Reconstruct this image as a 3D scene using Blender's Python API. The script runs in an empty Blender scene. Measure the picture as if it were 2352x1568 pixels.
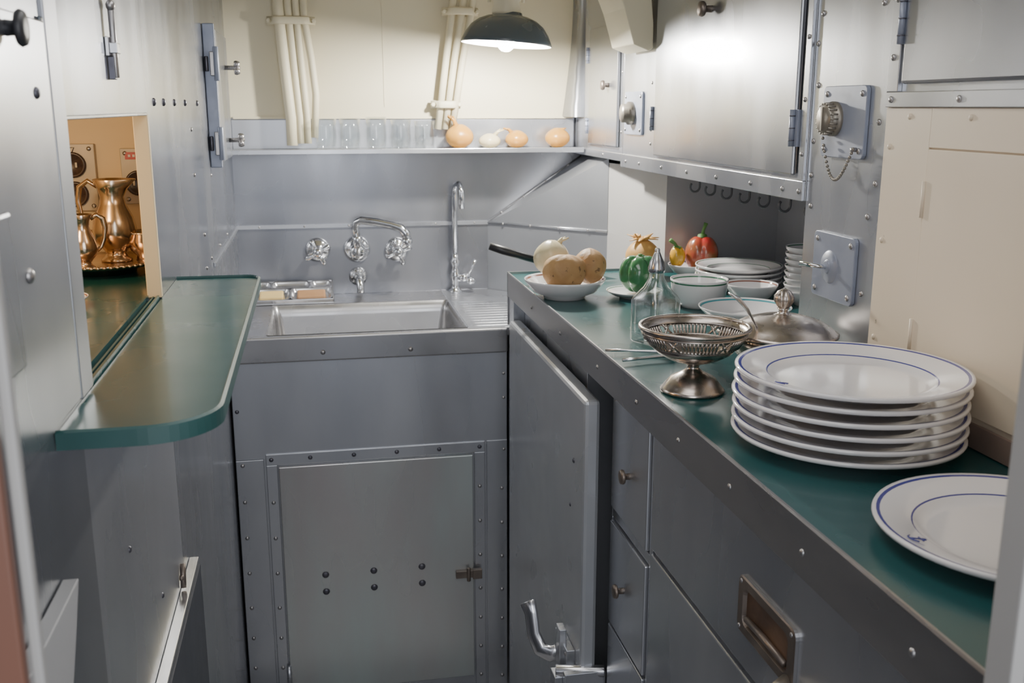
import bpy, bmesh, math, random
from mathutils import Vector, Matrix
random.seed(4)
C=bpy.context.scene.collection
pi=math.pi
# ---------------- materials ----------------
def newmat(name):
    m=bpy.data.materials.new(name);m.use_nodes=True
    nt=m.node_tree;b=nt.nodes['Principled BSDF'];return m,nt,b
def surf(name,c1,c2=None,metallic=0.0,r=(0.4,0.5),scale=4.0,brush=None,bump=0.0,coat=0.0,spots=None,coat_r=0.1):
    m,nt,b=newmat(name);N=nt.nodes;L=nt.links
    if c2 is None:c2=tuple(x*0.85 for x in c1)
    tc=N.new('ShaderNodeTexCoord')
    n1=N.new('ShaderNodeTexNoise');n1.inputs['Scale'].default_value=scale;n1.inputs['Detail'].default_value=5
    src=tc.outputs['Object']
    if brush:
        mp=N.new('ShaderNodeMapping');mp.inputs['Scale'].default_value=brush;L.new(src,mp.inputs['Vector']);src=mp.outputs['Vector']
    L.new(src,n1.inputs['Vector'])
    cr=N.new('ShaderNodeValToRGB');cr.color_ramp.elements[0].position=.3;cr.color_ramp.elements[1].position=.7
    cr.color_ramp.elements[0].color=(*c1,1);cr.color_ramp.elements[1].color=(*c2,1)
    L.new(n1.outputs['Fac'],cr.inputs['Fac'])
    col=cr.outputs['Color']
    if spots:
        n3=N.new('ShaderNodeTexNoise');n3.inputs['Scale'].default_value=spots[1];n3.inputs['Detail'].default_value=3
        L.new(tc.outputs['Object'],n3.inputs['Vector'])
        r3=N.new('ShaderNodeValToRGB');r3.color_ramp.elements[0].position=spots[2];r3.color_ramp.elements[1].position=spots[2]+.04
        L.new(n3.outputs['Fac'],r3.inputs['Fac'])
        mx=N.new('ShaderNodeMixRGB');L.new(r3.outputs['Color'],mx.inputs['Fac']);L.new(col,mx.inputs['Color1']);mx.inputs['Color2'].default_value=(*spots[0],1)
        col=mx.outputs['Color']
    L.new(col,b.inputs['Base Color'])
    b.inputs['Metallic'].default_value=metallic
    n2=N.new('ShaderNodeTexNoise');n2.inputs['Detail'].default_value=2
    L.new(src,n2.inputs['Vector']);n2.inputs['Scale'].default_value=scale*(1.5 if brush else 3)
    mr=N.new('ShaderNodeMapRange');mr.inputs['From Min'].default_value=.3;mr.inputs['From Max'].default_value=.7;mr.inputs['To Min'].default_value=r[0];mr.inputs['To Max'].default_value=r[1]
    L.new(n2.outputs['Fac'],mr.inputs['Value']);L.new(mr.outputs['Result'],b.inputs['Roughness'])
    if bump:
        bp=N.new('ShaderNodeBump');bp.inputs['Strength'].default_value=bump;bp.inputs['Distance'].default_value=.002
        L.new(n2.outputs['Fac'],bp.inputs['Height']);L.new(bp.outputs['Normal'],b.inputs['Normal'])
    if coat: b.inputs['Coat Weight'].default_value=coat;b.inputs['Coat Roughness'].default_value=coat_r
    return m
VB=(2.6,2.6,.9)
STEEL=surf('satin_steel',(.42,.435,.475),(.57,.58,.61),.88,(.20,.34),1.6,VB)
STEELD=surf('dull_steel',(.40,.415,.455),(.53,.54,.57),.85,(.22,.36),1.6,VB)
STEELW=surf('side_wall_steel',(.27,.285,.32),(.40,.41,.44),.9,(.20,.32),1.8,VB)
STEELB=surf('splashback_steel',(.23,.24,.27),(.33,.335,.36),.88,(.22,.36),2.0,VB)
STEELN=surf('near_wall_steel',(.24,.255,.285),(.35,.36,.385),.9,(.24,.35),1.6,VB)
STEELM=surf('matte_steel',(.27,.28,.305),(.33,.34,.36),.8,(.36,.46),2,None)
STEELF=surf('plain_sheet_steel',(.32,.32,.335),(.45,.445,.45),.92,(.20,.33),3,None,0)
STEELH=surf('rolled_edge_steel',(.30,.295,.30),(.39,.38,.38),.9,(.24,.36),3,(1,1,3))
STEELL=surf('cabinet_door_steel',(.32,.335,.37),(.48,.485,.51),.9,(.20,.32),1.6,VB)
PALEP=surf('pale_wall_paint',(.40,.39,.375),(.36,.35,.34),.1,(.3,.45),3,None,.02)
NICHEG=surf('gray_niche_paint',(.28,.28,.31),(.34,.34,.36),.3,(.3,.45),3,None,.02)
BRIGHT=surf('bright_steel',(.60,.60,.62),(.66,.66,.68),.95,(.15,.26),4)
PAINT=surf('gray_paint',(.36,.375,.405),(.46,.47,.49),.45,(.24,.38),2.5,None,.02)
PAINTW=surf('pale_frame_paint',(.33,.32,.31),(.27,.26,.25),.1,(.4,.5),2.5,None,.03)
PAINTG=surf('worn_gray_reflection_tint',(.50,.45,.45),(.52,.60,.585),.78,(.20,.38),2.0,(2.4,2.4,.6))  # reddish and greenish tints imitate glass reflections in the base colour
BLUEG=surf('blue_gray_paint',(.20,.225,.30),(.26,.285,.36),.25,(.3,.45),14,None,.08)
CREAM=surf('cream_paint',(.66,.60,.43),(.61,.55,.385),0,(.42,.55),1.5,None,.12)
CREAML=surf('cream_locker_paint',(.74,.63,.49),(.71,.59,.44),0,(.35,.5),2,None,.1,spots=((.25,.2,.15),45,.76))
GREEN=surf('green_linoleum',(.006,.055,.057),(.007,.061,.063),0,(.25,.32),3,None,0,.15)
GREENE=surf('dark_green_edge',(.008,.050,.048),(.02,.072,.070),.05,(.38,.48),9,None,0,0)
CHROME=surf('chrome',(.82,.83,.86),(.77,.79,.82),1,(.06,.12),4)
SILVER=surf('tarnished_silver',(.56,.50,.45),(.36,.31,.28),1,(.18,.34),14)
WSILVER=surf('warm_lit_silver',(.72,.58,.44),(.50,.38,.28),1,(.12,.26),12)  # silver with the glow of a warm lamp mixed into its colour
WHITE=surf('white_china',(.80,.78,.79),(.76,.74,.75),0,(.08,.14),3,None,0,.5)
BLUE=surf('blue_glaze',(.02,.025,.20),(.035,.04,.25),0,(.1,.15),3)
TEAL=surf('teal_glaze',(.08,.33,.38),None,0,(.1,.15),3)
GRN=surf('green_glaze',(.05,.16,.09),None,0,(.1,.15),3)
BRNL=surf('brown_glaze',(.25,.10,.07),None,0,(.1,.15),3)
DARK=surf('dark_enamel',(.045,.06,.075),(.06,.08,.095),0,(.18,.3),4)
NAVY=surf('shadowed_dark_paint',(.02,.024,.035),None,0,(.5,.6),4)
BLACK=surf('black_plastic',(.015,.015,.018),None,0,(.35,.5),6)
HOOK=surf('dark_hook_paint',(.035,.035,.04),(.06,.06,.065),0,(.35,.45),20)
BROWNM=surf('aged_bronze',(.13,.105,.09),(.23,.19,.16),.8,(.35,.5),20)
RIVET=surf('rivet_steel',(.32,.31,.31),(.42,.40,.40),.9,(.25,.4),30)
RIVETD=surf('dark_rivet',(.08,.08,.10),(.13,.125,.145),.8,(.3,.5),30)
POTATO=surf('potato_skin',(.33,.17,.06),(.46,.28,.11),0,(.5,.65),26,None,.6,spots=((.15,.08,.03),90,.62))
ONIONW=surf('white_onion_skin',(.68,.60,.38),(.56,.46,.25),0,(.25,.35),14)
ONIONB=surf('brown_onion_skin',(.50,.25,.035),(.38,.16,.02),0,(.25,.4),12)
ONIONP=surf('papery_onion_skin',(.60,.34,.10),(.44,.22,.05),0,(.4,.5),20,None,.3)
PGREEN=surf('green_pepper_skin',(.03,.14,.05),(.06,.21,.08),0,(.13,.22),7,None,0,.6)
PRED=surf('red_green_pepper_skin',(.42,.02,.018),(.05,.14,.03),0,(.15,.25),16,None,0,.5)
PYEL=surf('yellow_pepper_skin',(.72,.38,.02),None,0,(.15,.25),7,None,0,.5)
STEM=surf('green_stem',(.08,.20,.04),None,0,(.5,.6),20)
WOOD=surf('dull_brown_wood',(.13,.050,.028),(.10,.038,.022),0,(.4,.5),4,(4,4,1))
NICHE=surf('warm_cream_paint',(.80,.62,.36),(.76,.58,.32),0,(.45,.55),3,None,.1)
PLATEM=surf('outlet_plate_paint',(.55,.48,.38),(.48,.42,.32),.2,(.4,.5),12)
BAKE=surf('bakelite',(.05,.03,.025),None,0,(.2,.35),12)
REDM=surf('red_tag',(.5,.02,.02),None,0,(.3,.4),5)
BUTTER=surf('yellow_soap',(.70,.50,.20),None,0,(.5,.6),8)
SOAPB=surf('brown_soap',(.34,.18,.08),None,0,(.5,.6),8)
PAPER=surf('pale_box_paint',(.36,.36,.37),None,.1,(.45,.55),5)
ENAMELW=surf('white_enamel',(.85,.85,.83),None,0,(.3,.4),5)
FLOORM=surf('dark_floor',(.16,.16,.17),(.20,.20,.21),0,(.5,.6),6)
BASEB=surf('brown_strip',(.34,.24,.19),(.24,.17,.14),.2,(.35,.5),8)
CUPB=surf('worn_brass_recess',(.07,.042,.030),(.22,.13,.08),.6,(.3,.45),14)
SOCK=surf('brass_gray',(.30,.27,.23),(.22,.20,.17),.7,(.3,.45),25)
def glass(name,tint,base,k,p):
    m=bpy.data.materials.new(name);m.use_nodes=True;nt=m.node_tree;N=nt.nodes;L=nt.links;N.clear()
    out=N.new('ShaderNodeOutputMaterial');mx=N.new('ShaderNodeMixShader');tr=N.new('ShaderNodeBsdfTransparent');gl=N.new('ShaderNodeBsdfGlossy')
    tr.inputs['Color'].default_value=(*tint,1);gl.inputs['Roughness'].default_value=.03;gl.inputs['Color'].default_value=(1,1,1,1)
    lw=N.new('ShaderNodeLayerWeight');lw.inputs['Blend'].default_value=.5
    pw=N.new('ShaderNodeMath');pw.operation='POWER';pw.inputs[1].default_value=p
    ml=N.new('ShaderNodeMath');ml.operation='MULTIPLY_ADD';ml.inputs[1].default_value=k;ml.inputs[2].default_value=base
    L.new(lw.outputs['Facing'],pw.inputs[0]);L.new(pw.outputs[0],ml.inputs[0]);L.new(ml.outputs[0],mx.inputs['Fac'])
    L.new(tr.outputs[0],mx.inputs[1]);L.new(gl.outputs[0],mx.inputs[2]);L.new(mx.outputs[0],out.inputs['Surface']);return m
GLASS=glass('clear_glass',(.965,.975,.975),.04,.7,2.8)
GLASST=glass('thick_clear_glass',(.93,.955,.95),.11,.8,1.8)
def emis(name,c,s):
    m,nt,b=newmat(name);b.inputs['Emission Color'].default_value=(*c,1);b.inputs['Emission Strength'].default_value=s;return m
BULB=emis('lit_bulb_glass',(1,.965,.88),3300)
# ---------------- mesh builder ----------------
class MB:
    def __init__(s):s.v=[];s.f=[];s.m=[];s.s=[];s.mats=[]
    def mi(s,mat):
        if mat not in s.mats:s.mats.append(mat)
        return s.mats.index(mat)
    def add(s,vs,fs,mat,smooth=False,T=None):
        o=len(s.v)
        for p in vs:
            p=Vector(p)
            if T is not None:p=T@p
            s.v.append(p)
        for i,f in enumerate(fs):
            s.f.append([o+k for k in f])
            mm=mat[i] if isinstance(mat,list) else mat
            s.m.append(s.mi(mm));s.s.append(smooth)
        return s
    def box(s,x0,x1,y0,y1,z0,z1,mat,T=None):
        vs=[(x,y,z) for x in(x0,x1) for y in(y0,y1) for z in(z0,z1)]
        return s.add(vs,[(0,1,3,2),(4,6,7,5),(0,4,5,1),(2,3,7,6),(0,2,6,4),(1,5,7,3)],mat,False,T)
    def prism(s,poly,h0,h1,mat,axis='z',T=None,smooth=False):
        def P(a,b,h):
            return (a,b,h) if axis=='z' else ((a,h,b) if axis=='y' else (h,a,b))
        n=len(poly);vs=[P(a,b,h0) for a,b in poly]+[P(a,b,h1) for a,b in poly]
        fs=[tuple(range(n)),tuple(range(n,2*n))]+[(i,(i+1)%n,n+(i+1)%n,n+i) for i in range(n)]
        return s.add(vs,fs,mat,smooth,T)
    def lathe(s,prof,mat,T=None,seg=40,smooth=True,fn=None,close=False):
        vs=[];rings=[]
        for (r,z) in prof:
            if r<1e-6: rings.append([len(vs)]);vs.append((0,0,z))
            else:
                ring=[]
                for k in range(seg):
                    a=2*pi*k/seg;rr=r*(fn(a,z) if fn else 1)
                    ring.append(len(vs));vs.append((rr*math.cos(a),rr*math.sin(a),z))
                rings.append(ring)
        fs=[];ms=[]
        for i in range(len(rings)-1):
            A,B=rings[i],rings[i+1];mm=mat[i] if isinstance(mat,list) else mat
            for k in range(seg):
                k2=(k+1)%seg
                if len(A)==1 and len(B)==1:continue
                if len(A)==1:fs.append((A[0],B[k],B[k2]))
                elif len(B)==1:fs.append((A[k],A[k2],B[0]))
                else:fs.append((A[k],A[k2],B[k2],B[k]))
                ms.append(mm)
        return s.add(vs,fs,ms,smooth,T)
    def tube(s,path,r,mat,seg=10,T=None,flat=1.0):
        P=[Vector(p) for p in path];n=len(P);R=r if isinstance(r,(list,tuple)) else [r]*n
        t0=(P[1]-P[0]).normalized();up=Vector((0,0,1)) if abs(t0.z)<.9 else Vector((1,0,0))
        nrm=t0.cross(up).normalized();vs=[];fs=[]
        for i in range(n):
            t=(P[min(i+1,n-1)]-P[max(i-1,0)]).normalized()
            nrm=(nrm-t*nrm.dot(t)).normalized();bn=t.cross(nrm)
            for k in range(seg):
                a=2*pi*k/seg;vs.append(P[i]+nrm*math.cos(a)*R[i]+bn*math.sin(a)*R[i]*flat)
        for i in range(n-1):
            for k in range(seg):
                k2=(k+1)%seg;fs.append((i*seg+k,i*seg+k2,(i+1)*seg+k2,(i+1)*seg+k))
        fs.append(tuple(range(seg)));fs.append(tuple((n-1)*seg+k for k in range(seg)))
        return s.add(vs,fs,mat,True,T)
    def ell(s,c,r,mat,seg=24,rings=14,T=None,fn=None):
        vs=[];idx=[]
        for i in range(rings+1):
            ph=pi*i/rings
            if i in(0,rings):
                q=fn(0,ph) if fn else 1
                idx.append([len(vs)]);vs.append((c[0],c[1],c[2]-math.cos(ph)*r[2]*q))
            else:
                row=[]
                for k in range(seg):
                    a=2*pi*k/seg;q=fn(a,ph) if fn else 1
                    row.append(len(vs));vs.append((c[0]+r[0]*q*math.sin(ph)*math.cos(a),c[1]+r[1]*q*math.sin(ph)*math.sin(a),c[2]-math.cos(ph)*r[2]*q))
                idx.append(row)
        fs=[]
        for i in range(rings):
            A,B=idx[i],idx[i+1]
            for k in range(seg):
                k2=(k+1)%seg
                if len(A)==1:fs.append((A[0],B[k],B[k2]))
                elif len(B)==1:fs.append((A[k],A[k2],B[0]))
                else:fs.append((A[k],A[k2],B[k2],B[k]))
        return s.add(vs,fs,mat,True,T)
    def rivet(s,p,d,r=.0045,mat=None):
        d=Vector(d);T=Matrix.Translation(Vector(p)-d*.0005)@d.to_track_quat('Z','Y').to_matrix().to_4x4()
        return s.lathe([(r,0),(r*.92,r*.35),(r*.55,r*.62),(0,r*.72)],mat or RIVET,T,10)
def mesh(mb,name,org):
    me=bpy.data.meshes.new(name);o=Vector(org)
    me.from_pydata([tuple(v-o) for v in mb.v],[],mb.f)
    for m in mb.mats:me.materials.append(m)
    me.polygons.foreach_set('material_index',mb.m);me.polygons.foreach_set('use_smooth',mb.s)
    bm=bmesh.new();bm.from_mesh(me);bmesh.ops.recalc_face_normals(bm,faces=bm.faces);bm.to_mesh(me);bm.free()
    me.update();return me
WO={}
def _bev(o,bev):
    if bev:
        m=o.modifiers.new('bevel','BEVEL');m.width=bev;m.segments=2;m.limit_method='ANGLE';m.angle_limit=math.radians(50)
def thing(name,label,cat,org,mb=None,group=None,kind=None,bev=None):
    o=bpy.data.objects.new(name,mesh(mb,name,org) if mb else None)
    if not mb:o.empty_display_size=.02
    o.location=org;WO[o.name]=Vector(org);C.objects.link(o)
    if label:o['label']=label
    if cat:o['category']=cat
    if group:o['group']=group
    if kind:o['kind']=kind
    _bev(o,bev);return o
def struct(name,mb,org=(0,0,0),bev=None):
    o=bpy.data.objects.new(name,mesh(mb,name,org));o.location=org;C.objects.link(o);o['kind']='structure';_bev(o,bev);WO[o.name]=Vector(org);return o
def part(name,parent,mb,label=None,org=None,bev=None):
    po=WO[parent.name];org=Vector(org) if org is not None else po
    o=bpy.data.objects.new(name,mesh(mb,name,org));C.objects.link(o);o.parent=parent;o.location=org-po;WO[o.name]=org
    if label:o['label']=label
    _bev(o,bev);return o
def dup(src,delta,label=None,rotz=0):
    o=src.copy();C.objects.link(o);o.location=src.location+Vector(delta);WO[o.name]=WO[src.name]+Vector(delta)
    o.rotation_euler.z+=rotz
    if label:o['label']=label
    def rec(s,d):
        for c in list(s.children):
            k=c.copy();C.objects.link(k);k.parent=d;k.location=c.location.copy();rec(c,k)
    rec(src,o);return o
TR=Matrix.Translation
def toward(p,d):return TR(Vector(p))@Vector(d).to_track_quat('Z','Y').to_matrix().to_4x4()
FZ=-.15
# ================= ROOM SHELL =================
struct('floor',MB().box(-1.2,1.6,-.6,2.85,FZ-.05,FZ,FLOORM))
struct('ceiling',MB().box(-.7,1.2,.4,2.85,1.78,1.82,CREAM))
wb=MB()
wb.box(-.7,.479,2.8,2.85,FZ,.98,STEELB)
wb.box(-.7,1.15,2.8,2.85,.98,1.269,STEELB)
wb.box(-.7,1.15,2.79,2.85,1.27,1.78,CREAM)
wb.box(.196,.199,2.7885,2.79,1.3,1.6,CREAM)
wb.box(-.2,.72,2.786,2.79,1.268,1.274,CREAM)
struct('wall_back',wb)
wr=MB()
wr.prism([(.479,2.849),(1.15,2.849),(1.15,1.415),(1.08,1.415),(1.08,2.22),(.80,2.22),(.751,2.528),(.479,2.799)],FZ,.98,[STEELD,STEELD,STEELD,STEELD,STEELD,NICHEG,NICHEG,PALEP,STEELM,STEELM])
wr.prism([(.752,2.799),(1.15,2.799),(1.15,1.415),(1.08,1.415),(1.08,2.22),(.80,2.22),(.752,2.528)],.98,1.158,[STEELD,STEELD,STEELD,STEELD,STEELD,NICHEG,NICHEG,PALEP,STEELM])
A=(.479,2.799,.98);B=(.751,2.528,.98);Cc=(.751,2.528,1.17);D=(.751,2.799,1.165)
wr.add([A,B,Cc],[(0,1,2)],STEELM);wr.add([A,Cc,D],[(0,1,2)],STEELM)
# curved hull edge in the upper corner
vs=[];n=10
for i in range(n+1):
    q=i/n;z=1.272+.505*q;x=.690+.028*math.sin(pi*min(1,q*1.6)/2)
    vs+=[(x,2.7885,z),(.7295,2.7885,z),(.7295,2.70,z)]
fs=[]
for i in range(n):
    a=3*i;fs+=[(a,a+3,a+5,a+2),(a,a+1,a+4,a+3),(a+1,a+2,a+5,a+4)]
wr.add(vs,fs,STEELD,True)
struct('wall_right',wr)
col=MB();col.box(.7305,1.1,1.205,1.412,.9215,1.78,STEEL)
for y,z in [(1.404,1.389),(1.395,1.43),(1.395,1.33),(1.235,1.43),(1.395,1.155),(1.235,1.155),(1.222,1.2),(1.235,1.05),(1.225,1.28),(1.40,1.20),(1.40,1.25)]:
    col.rivet((.7305,y,z),(-1,0,0),.0045)
struct('trim_1',col,bev=.0015)
wl=MB();X0,X1=-.228,-.21
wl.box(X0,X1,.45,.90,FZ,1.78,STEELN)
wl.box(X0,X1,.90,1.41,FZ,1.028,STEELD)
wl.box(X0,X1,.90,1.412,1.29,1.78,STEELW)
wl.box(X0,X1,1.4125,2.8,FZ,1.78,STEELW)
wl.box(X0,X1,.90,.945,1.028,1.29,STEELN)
for y in (1.475,1.57,1.69,1.83,2.02):wl.rivet((X1,y,1.306),(1,0,0),.006,RIVETD)
for y,z in [(1.9,1.18),(1.9,1.26),(2.0,1.06),(2.0,.995),(1.86,1.0),(2.1,1.0),(2.3,1.0),(2.5,1.0),(2.2,1.16)]:wl.rivet((X1,y,z),(1,0,0),.004)
for y,z in [(1.05,.84),(1.22,.70),(.8,.82),(1.3,.55)]:wl.rivet((X1,y,z),(1,0,0),.004,RIVETD)
struct('wall_left',wl)
t=MB();t.box(-.21,-.204,2.13,2.8,.977,.987,STEEL)
struct('trim_2',t,bev=.001)
t=MB();t.box(-.204,.479,2.794,2.7995,.976,.986,STEEL)
for x in (-.15,-.03,.09,.21,.33,.44):t.rivet((x,2.794,.981),(0,-1,0),.003)
def strip(a,b,w,mat):
    t.tube([Vector(a),Vector(b)],w,mat,6)
strip((.479,2.797,.981),(.749,2.525,.981),.004,STEEL)
strip((.479,2.797,.983),(.749,2.796,1.163),.0045,BRIGHT)
for k in range(4):
    q=(k+.6)/4.2;t.rivet((.479+.27*q,2.792,.983+.18*q),(0,-1,0),.0035)
    t.rivet((.475+.27*q,2.793-.27*q,.981),(-.7,-.7,0),.0035)
struct('trim_3',t)
nb=MB()
nb.box(-.62,-.229,.90,1.80,1.02,1.042,GREEN)
nb.box(-.62,-.229,1.80,1.83,1.02,1.32,NICHE)
nb.box(-.65,-.62,.90,1.83,1.02,1.32,NICHE)
nb.box(-.62,-.229,.87,.90,1.02,1.32,NICHE)
nb.box(-.62,-.229,.90,1.80,1.32,1.34,NICHE)
struct('wall_recess',nb)
t=MB();t.box(-.2275,-.2085,1.402,1.4118,1.048,1.29,NICHE);t.box(-.231,-.2085,.946,1.4,1.2885,1.2925,STEELD)
struct('trim_4',t,bev=.001)
t=MB();t.box(-.222,-.2065,.899,.944,1.05,1.78,STEELM)
struct('trim_5',t,bev=.0015)
o=thing('side_cabinet','gray steel locker front with small dark knob','cabinet',(-.2095,.7,1.055))
t=MB();t.box(-.2095,-.2045,.50,.886,1.055,1.366,STEELN);t.box(-.2095,-.2065,.887,.896,1.055,1.37,DARK)
t.rivet((-.2045,.841,1.31),(1,0,0),.005,RIVETD);t.rivet((-.2045,.769,1.181),(1,0,0),.006,RIVET)
part('door',o,t,bev=.0015)
struct('door_1',MB().box(-.1365,-.131,.445,.452,FZ,1.78,PAINTW).box(-.45,-.1365,.436,.4445,FZ,1.78,WOOD).box(.363,.372,.43,.452,FZ,1.78,PAINTW).box(.372,.9,.43,.448,FZ,1.78,PAINTW),bev=.0015)
# ================= UPPER CABINETS RIGHT =================
def dome_knob(T,mat,r=.012,h=.022):
    m=MB();m.lathe([(r*.45,0),(r*.4,h*.45),(r*.9,h*.55),(r,h*.7),(r*.9,h*.92),(r*.5,h),(0,h)],mat,T,20);return m
part('knob',o,dome_knob(toward((-.2045,.778,1.353),(1,0,0)),BLACK,.013,.014),org=(-.2,.78,1.35))
def hinge(y,z,x=.722,h=.05):
    m=MB();m.tube([(x-.004,y,z-h/2),(x-.004,y,z+h/2)],.0045,BLUEG,10)
    m.box(x-.001,x+.004,y-.012,y+.012,z-h/2,z+h/2,BLUEG)
    for k in(-1,0,1):m.tube([(x-.004,y,z+k*h/3-.0008),(x-.004,y,z+k*h/3+.0008)],.0052,RIVETD,10)
    return m
c=thing('wall_cabinet','small satin steel wall cabinet beside the back wall','cabinet',(.9,2.5,1.16))
b=MB();b.box(.73,1.08,2.345,2.79,1.172,1.78,STEEL);b.box(.726,.7305,2.345,2.79,1.172,1.19,STEEL)
for y,z in [(2.36,1.3),(2.36,1.38),(2.36,1.24),(2.5,1.181),(2.7,1.181)]:b.rivet((.7305 if z>1.19 else .726,y,z),(-1,0,0),.004)
part('body',c,b,bev=.001)
d=part('door',c,MB().box(.7215,.7295,2.372,2.63,1.203,1.495,STEELL),org=(.725,2.6,1.2),bev=.003)
part('knob',d,dome_knob(toward((.7215,2.447,1.351),(-1,0,0)),BROWNM,.012,.02),org=(.7215,2.447,1.351))
part('hinge',c,hinge(2.638,1.43,.724,.04),org=(.72,2.638,1.43));part('hinge',c,hinge(2.638,1.25,.724,.04),org=(.72,2.638,1.25))
c=thing('wall_cabinet','large satin steel wall cabinet with one wide door','cabinet',(.9,1.8,1.16))
b=MB();b.box(.73,1.08,1.414,2.343,1.16,1.78,STEEL);b.box(.7245,.7305,1.414,2.343,1.16,1.19,STEEL);b.box(.7245,.7305,1.414,1.432,1.19,1.78,STEEL)
for y in (2.3,2.2,2.05,1.9,1.75,1.6,1.48,1.425):b.rivet((.7245,y,1.174),(-1,0,0),.0045)
for z in (1.23,1.31,1.40,1.48):b.rivet((.7245,1.423,z),(-1,0,0),.004)
for y,z in((2.14,1.25),(2.14,1.35),(2.14,1.22)):b.rivet((.73,y,z),(-1,0,0),.004)
part('body',c,b,bev=.001)
d=part('door',c,MB().box(.720,.7285,1.443,2.095,1.197,1.72,STEELL),org=(.725,2.1,1.2),bev=.003)
part('knob',d,dome_knob(toward((.72,1.798,1.472),(-1,0,0)),BROWNM,.014,.024),org=(.72,1.798,1.472))
part('hinge',c,hinge(2.103,1.275,.722,.05),org=(.72,2.1,1.27));part('hinge',c,hinge(1.447,1.268,.722,.055),org=(.72,1.45,1.27))
c=thing('wall_cabinet','satin steel wall cabinet above a cream locker','cabinet',(.9,.9,1.297))
b=MB();b.box(.73,1.08,.47,1.203,1.299,1.78,STEEL);b.box(.7235,.7305,.47,1.203,1.299,1.318,STEEL);b.box(.7235,.7305,1.178,1.203,1.318,1.78,STEEL)
for y in(1.05,1.19,.9,.75):b.rivet((.7235,y,1.3085),(-1,0,0),.0045)
for z in(1.36,1.43):b.rivet((.7235,1.192,z),(-1,0,0),.0045)
part('body',c,b,bev=.001)
part('door',c,MB().box(.7185,.729,.5,1.165,1.327,1.74,STEELL),org=(.725,1.16,1.33),bev=.004)
part('hinge',c,hinge(1.169,1.405,.721,.06),org=(.72,1.17,1.4))
c=thing('locker','cream painted metal locker standing on the green worktop','locker',(.9,.85,.921))
b=MB();b.box(.73,1.08,.47,1.2035,.9215,1.2985,CREAML);b.box(.727,.7305,1.105,1.2035,.95,1.2985,CREAML);b.box(.727,.7305,.47,1.105,1.252,1.2985,CREAML)
for y in (1.15,1.03,.92):b.rivet((.727,y,1.288),(-1,0,0),.004,CREAML)
for z in (1.25,1.13,1.0):b.rivet((.727,1.19,z),(-1,0,0),.004,CREAML)
part('body',c,b,bev=.0006)
part('door',c,MB().box(.7255,.7295,.52,1.1032,.955,1.2500,CREAML),org=(.73,1.09,1.0),bev=.001)
for z in(1.19,1.02):
    part('hinge',c,MB().tube([(.7255,1.1043,z-.022),(.7255,1.1043,z+.022)],.003,CREAML,8),org=(.726,1.1,z))
part('skirting',c,MB().box(.722,.7265,.47,1.2,.9215,.949,BASEB),label='brown metal skirting strip')
def rplate(y0,y1,z0,z1,x=.7305,t=.006,mat=BLUEG,rad=.008,scr=None):
    pts=[]
    for cx,cz,a0 in((y1-rad,z1-rad,0),(y0+rad,z1-rad,90),(y0+rad,z0+rad,180),(y1-rad,z0+rad,270)):
        for k in range(5):
            a=math.radians(a0+k*22.5);pts.append((cx+rad*math.cos(a),cz+rad*math.sin(a)))
    m=MB();m.prism(pts,x-t,x,mat,'x')
    i=.011
    for y in(y0+i,y1-i):
        for z in(z0+i,z1-i):m.rivet((x-t,y,z),(-1,0,0),.0045,scr or RIVET)
    return m
o=thing('power_socket','blue gray wall socket with screw cap and bead chain','socket',(.73,1.308,1.28))
part('plate',o,rplate(1.25,1.367,1.23,1.328),bev=.001)
cp=MB();cp.lathe([(.024,0),(.024,.006),(.021,.007),(.021,.015),(.019,.018),(0,.018)],SOCK,toward((.7245,1.331,1.283),(-1,0,0)),28)
for k in range(20):
    a=2*pi*k/20;cp.tube([(.722,1.331+.0212*math.cos(a),1.283+.0212*math.sin(a)),(.707,1.331+.0212*math.cos(a),1.283+.0212*math.sin(a))],.0014,SOCK,5)
cp.box(.7035,.7067,1.329,1.333,1.267,1.299,SOCK)
part('cap',o,cp,'worn brass colored screw cap',org=(.72,1.331,1.283))
ch=MB()
for k in range(24):
    q=k/23;y=1.345-.085*q;z=1.256-.05*math.sin(pi*q**.9)-.012*q
    ch.ell((.716,y,z),(.0024,.0024,.0024),SOCK,8,6)
ch.tube([(.722,1.262,1.243),(.714,1.262,1.243)],.003,RIVET,8)
part('chain',o,ch,'small bead chain')
o=thing('power_socket','small blue gray wall socket with round cap','socket',(.73,2.255,1.285))
part('plate',o,rplate(2.19,2.32,1.237,1.333),bev=.001)
part('cap',o,MB().lathe([(.026,0),(.026,.01),(.021,.012),(.021,.024),(0,.026)],SOCK,toward((.7245,2.262,1.285),(-1,0,0)),24),org=(.72,2.26,1.285))
o=thing('light_switch','blue gray toggle switch plate on steel post','switch',(.73,1.308,1.075))
part('plate',o,rplate(1.25,1.366,1.028,1.123).lathe([(.024,0),(.021,.003),(.010,.004),(.009,.006),(0,.006)],BLUEG,toward((.7245,1.316,1.075),(-1,0,0)),24),bev=.001)
part('toggle',o,MB().tube([(.722,1.316,1.075),(.706,1.325,1.076),(.694,1.345,1.077)],[.004,.003,.0045],CHROME,10),'chrome toggle lever',org=(.72,1.316,1.075))
o=thing('hull_rib','cream painted slanting rib joining cabinet and ceiling','rib',(.7,2.19,1.42),
 MB().prism([(.676,1.428),(.710,1.415),(.7185,1.420),(.7185,1.47),(.708,1.56),(.698,1.66),(.690,1.775),(.55,1.775),(.59,1.66),(.624,1.57),(.654,1.50)],2.11,2.27,CREAM,'y'),bev=.002)
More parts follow.
